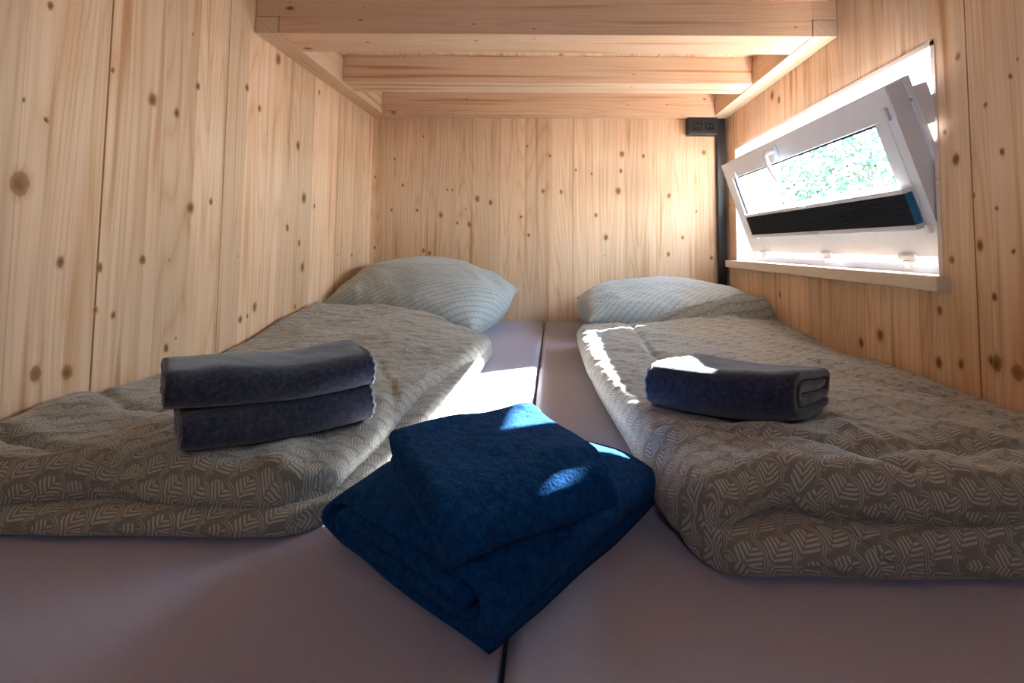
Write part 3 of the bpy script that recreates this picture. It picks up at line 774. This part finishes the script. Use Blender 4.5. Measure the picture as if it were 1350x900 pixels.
def surfgrid(bv, loc, rz, hx, hy, extra=.0):
    """smoothed height of what lies below, as a function of local x, y"""
    c, s = math.cos(rz), math.sin(rz); n = 13
    gx = np.linspace(-hx, hx, n); gy = np.linspace(-hy, hy, n); G = np.zeros((n, n))
    for i, a in enumerate(gx):
        for j, b_ in enumerate(gy): G[i, j] = surf(bv, a*c-b_*s+loc[0], a*s+b_*c+loc[1])
    A_ = np.array([[1, a, b_, a*a, a*b_, b_*b_] for a in gx for b_ in gy]); co = np.linalg.lstsq(A_, G.reshape(-1), rcond=None)[0]
    off = np.percentile(G.reshape(-1) - A_ @ co, 80)
    def h(x, y):
        x = np.clip(x, -hx, hx); y = np.clip(y, -hy, hy)
        return co[0]+co[1]*x+co[2]*y+co[3]*x*x+co[4]*x*y+co[5]*y*y + off + extra
    return h

# right, grey, on the right duvet: long axis from left to right
locR = (.335, .885); rzR = math.radians(-27); tR = .0205
hR = surfgrid(bR, locR, rzR, .12, .10)
def defR(v, W_):
    x, y, z = v[:, 0], v[:, 1], v[:, 2]; H = .082; W_[:, 0] += .30*y*math.cos(rzR); W_[:, 1] += .30*y*math.sin(rzR)
    W_[:, 2] = z + hR(x, y) + .004*fbm(x*9, y*9+z*8, 91)*z/H + .003*np.sin(x*20)*(y+.09)/.2
    W_[:, 2] -= (z/H)*.016*sst(y, -.02, .12) + (z/H)*.010*sst(-x, .08, .17)
    W_[:, 0] += .004*vnoise(z*40, y*20, 93); W_[:, 1] += .005*vnoise(x*12, z*20, 94) + .05*x*(y > 9)
    return W_
pR = fold_path([0, 3, 1, 2], tR, .205, -1, jit=[0, .004, .006])
gR, LR_, fR = blanket('folded_blanket', [sweep(pR, tR, .235, 46)], m_grey, locR, rzR, defR, 'single thick folded grey fleece blanket with sunlit streaks on the right duvet')
# stitched left edge
def rimpts(p_, i0, i1, t_, xx):
    d = np.gradient(p_, axis=0); d /= np.linalg.norm(d, axis=1)[:, None]
    n = np.stack([d[:, 1], -d[:, 0]], -1); c = p_[i0:i1].mean(0) + np.array([.03, 0])
    n = n*np.sign(((p_ - c)*n).sum(1))[:, None]
    o = p_ + n*t_*.42
    return [(xx + (.0015 if i % 2 else -.0015), o[i, 0], o[i, 1]) for i in range(i0, i1)]
stitches('stitched_edge', gR, LR_, fR, rimpts(pR, 8, 36, tR, -.1145), .0022)

# left, two grey ones stacked on the left duvet
locL = (-.448, .812); rzL = math.radians(42); tL = .0145
hL = surfgrid(bL, locL, rzL, .13, .07)
def mkdefL(z_add, H, seed, base=None):
    def d(v, W_):
        x, y, z = v[:, 0], v[:, 1], v[:, 2]
        W_[:, 2] = z + hL(x, y) + z_add + .0035*fbm(x*10, y*8+z*6, seed)*(.3+z/H) + .003*np.sin(x*16+seed)*(z/H)
        W_[:, 2] -= (z/H)*.006*sst(-x, .06, .14)
        W_[:, 0] += .004*vnoise(z*40, y*20, seed+1); W_[:, 1] += .004*vnoise(x*12, z*20, seed+2)
        return W_
    return d
pL = fold_path([0, 3, 1, 2], tL, .135, -1, jit=[0, .003, .005])
g1, L1, f1 = blanket('folded_blanket', [sweep(pL, tL, .265, 40)], m_grey, locL, rzL, mkdefL(.0, .058, 101), 'lower of the two stacked grey fleece blankets on the left duvet')
locL2 = (-.462, .815)
pL2 = fold_path([0, 3, 1, 2], tL*1.0, .15, -1, jit=[0, .003, .005])
g2, L2, f2 = blanket('folded_blanket', [sweep(pL2, tL*1.0, .285, 40)], m_grey, locL2, rzL-.03, mkdefL(.0585, .058, 111), 'upper of the two stacked grey fleece blankets on the left duvet')
for g_, L_, f_, p_, hl in ((g1, L1, f1, pL, .133), (g2, L2, f2, pL2, .1435)):
    stitches('stitched_edge', g_, L_, f_, rimpts(p_, 10, 36, tL, hl-.003), .0022)

# navy fleece, two folded pieces in the middle at the foot
rzN = math.radians(51.5)
locN = (-.066, .684); tN = .024
def defN(v, W_):
    x, y, z = v[:, 0], v[:, 1], v[:, 2]; H = .098
    W_[:, 2] = z + ZM+.001 + .006*fbm(x*7, y*7+z*5, 121)*(z/H) 
    W_[:, 2] -= (z/H)*(.022*sst(np.abs(x), .08, .17) + .018*sst(np.abs(y), .09, .17))
    bul = .012*np.sin(np.clip(z/H, 0, 1)*PI)
    W_[:, 0] += .010*vnoise(z*22, y*9, 123)*1.2 - .02*(z/H)*0; W_[:, 1] += .010*vnoise(x*9, z*22, 124)
    c, s_ = math.cos(rzN), math.sin(rzN)
    kx = np.sign(x)*sst(np.abs(x), .10, .16)*bul; W_[:, 0] += kx*c; W_[:, 1] += kx*s_
    return W_
pN1 = fold_path([0, 3, 1, 2], tN, .320, 1, jit=[0, .004, .010])
blanket('folded_blanket', [sweep(pN1, tN, .325, 50, endround=.014)], m_navy, locN, rzN, defN, 'lower, wider folded navy fleece blanket lying on both mattresses')
locN2 = (-.066, .602); rzN2 = math.radians(33); tN2 = .0165
def defN2(v, W_):
    x, y, z = v[:, 0], v[:, 1], v[:, 2]; H = .05
    W_[:, 2] = z + ZM + .094 + .007*fbm(x*8+3, y*8+z*5, 131)*(.4+z/H*.6)
    W_[:, 2] += .012*y/.13 - .014*sst(-y, .05, .12)*(.5+z/H) 
    W_[:, 0] += .006*vnoise(z*40, y*12, 133); W_[:, 1] += .008*vnoise(x*12, z*30, 134)
    return W_
pN3 = fold_path([0, 2, 1], tN2, .215, -1, jit=[0, .004])
blanket('folded_blanket', [sweep(pN3, tN2, .205, 40, endround=.009)], m_navy, locN2, rzN2, defN2, 'upper, smaller folded navy fleece blanket on top with a bright sun patch')

# ------------------------------------------------------------------ outside
struct(MB().box(-14, 26, -14, 26, -.9, -.8).build('ground', m_grass))
def tree(loc, R, H, n, seed, lab):
    rnd = random.Random(seed); t0 = empty('tree', loc); tag(t0, lab, 'tree')
    tk = MB(); tk.tube([(0, 0, 0), (.05, 0, H*.35), (0, .05, H*.7), (.05, .02, H)], [.16, .13, .09, .03], 9)
    for k in range(9):
        a = rnd.random()*2*PI; z = H*(.35+.5*rnd.random()); tk.tube([(0, 0, z), (math.cos(a)*R*.4, math.sin(a)*R*.4, z+.3), (math.cos(a)*R*.8, math.sin(a)*R*.8, z+.5)], [.05, .035, .012], 6)
    tk.build('trunk', m_bark, t0, smooth=True)
    V = []; Fc = []
    for k in range(n):
        while True:
            p = Vector((rnd.uniform(-1, 1), rnd.uniform(-1, 1), rnd.uniform(-1, 1)))
            if .35 < p.length < 1: break
        p = Vector((p.x*R, p.y*R, H*.78 + p.z*R*1.1)); s_ = rnd.uniform(.05, .11)
        a = Vector((rnd.gauss(0, 1), rnd.gauss(0, 1), rnd.gauss(0, 1))).normalized(); b_ = a.orthogonal().normalized()
        o = len(V); V += [p+a*s_, p+b_*s_*.45, p-a*s_, p-b_*s_*.45]; Fc.append((o, o+1, o+2, o+3))
    mb = MB(); mb.add(V, Fc); mb.build('foliage', m_leaf, t0)
tree((5.9, 9.0, -.8), 1.9, 3.2, 8000, 4, 'pale sunlit tree outside, seen through the right half of the window pane')
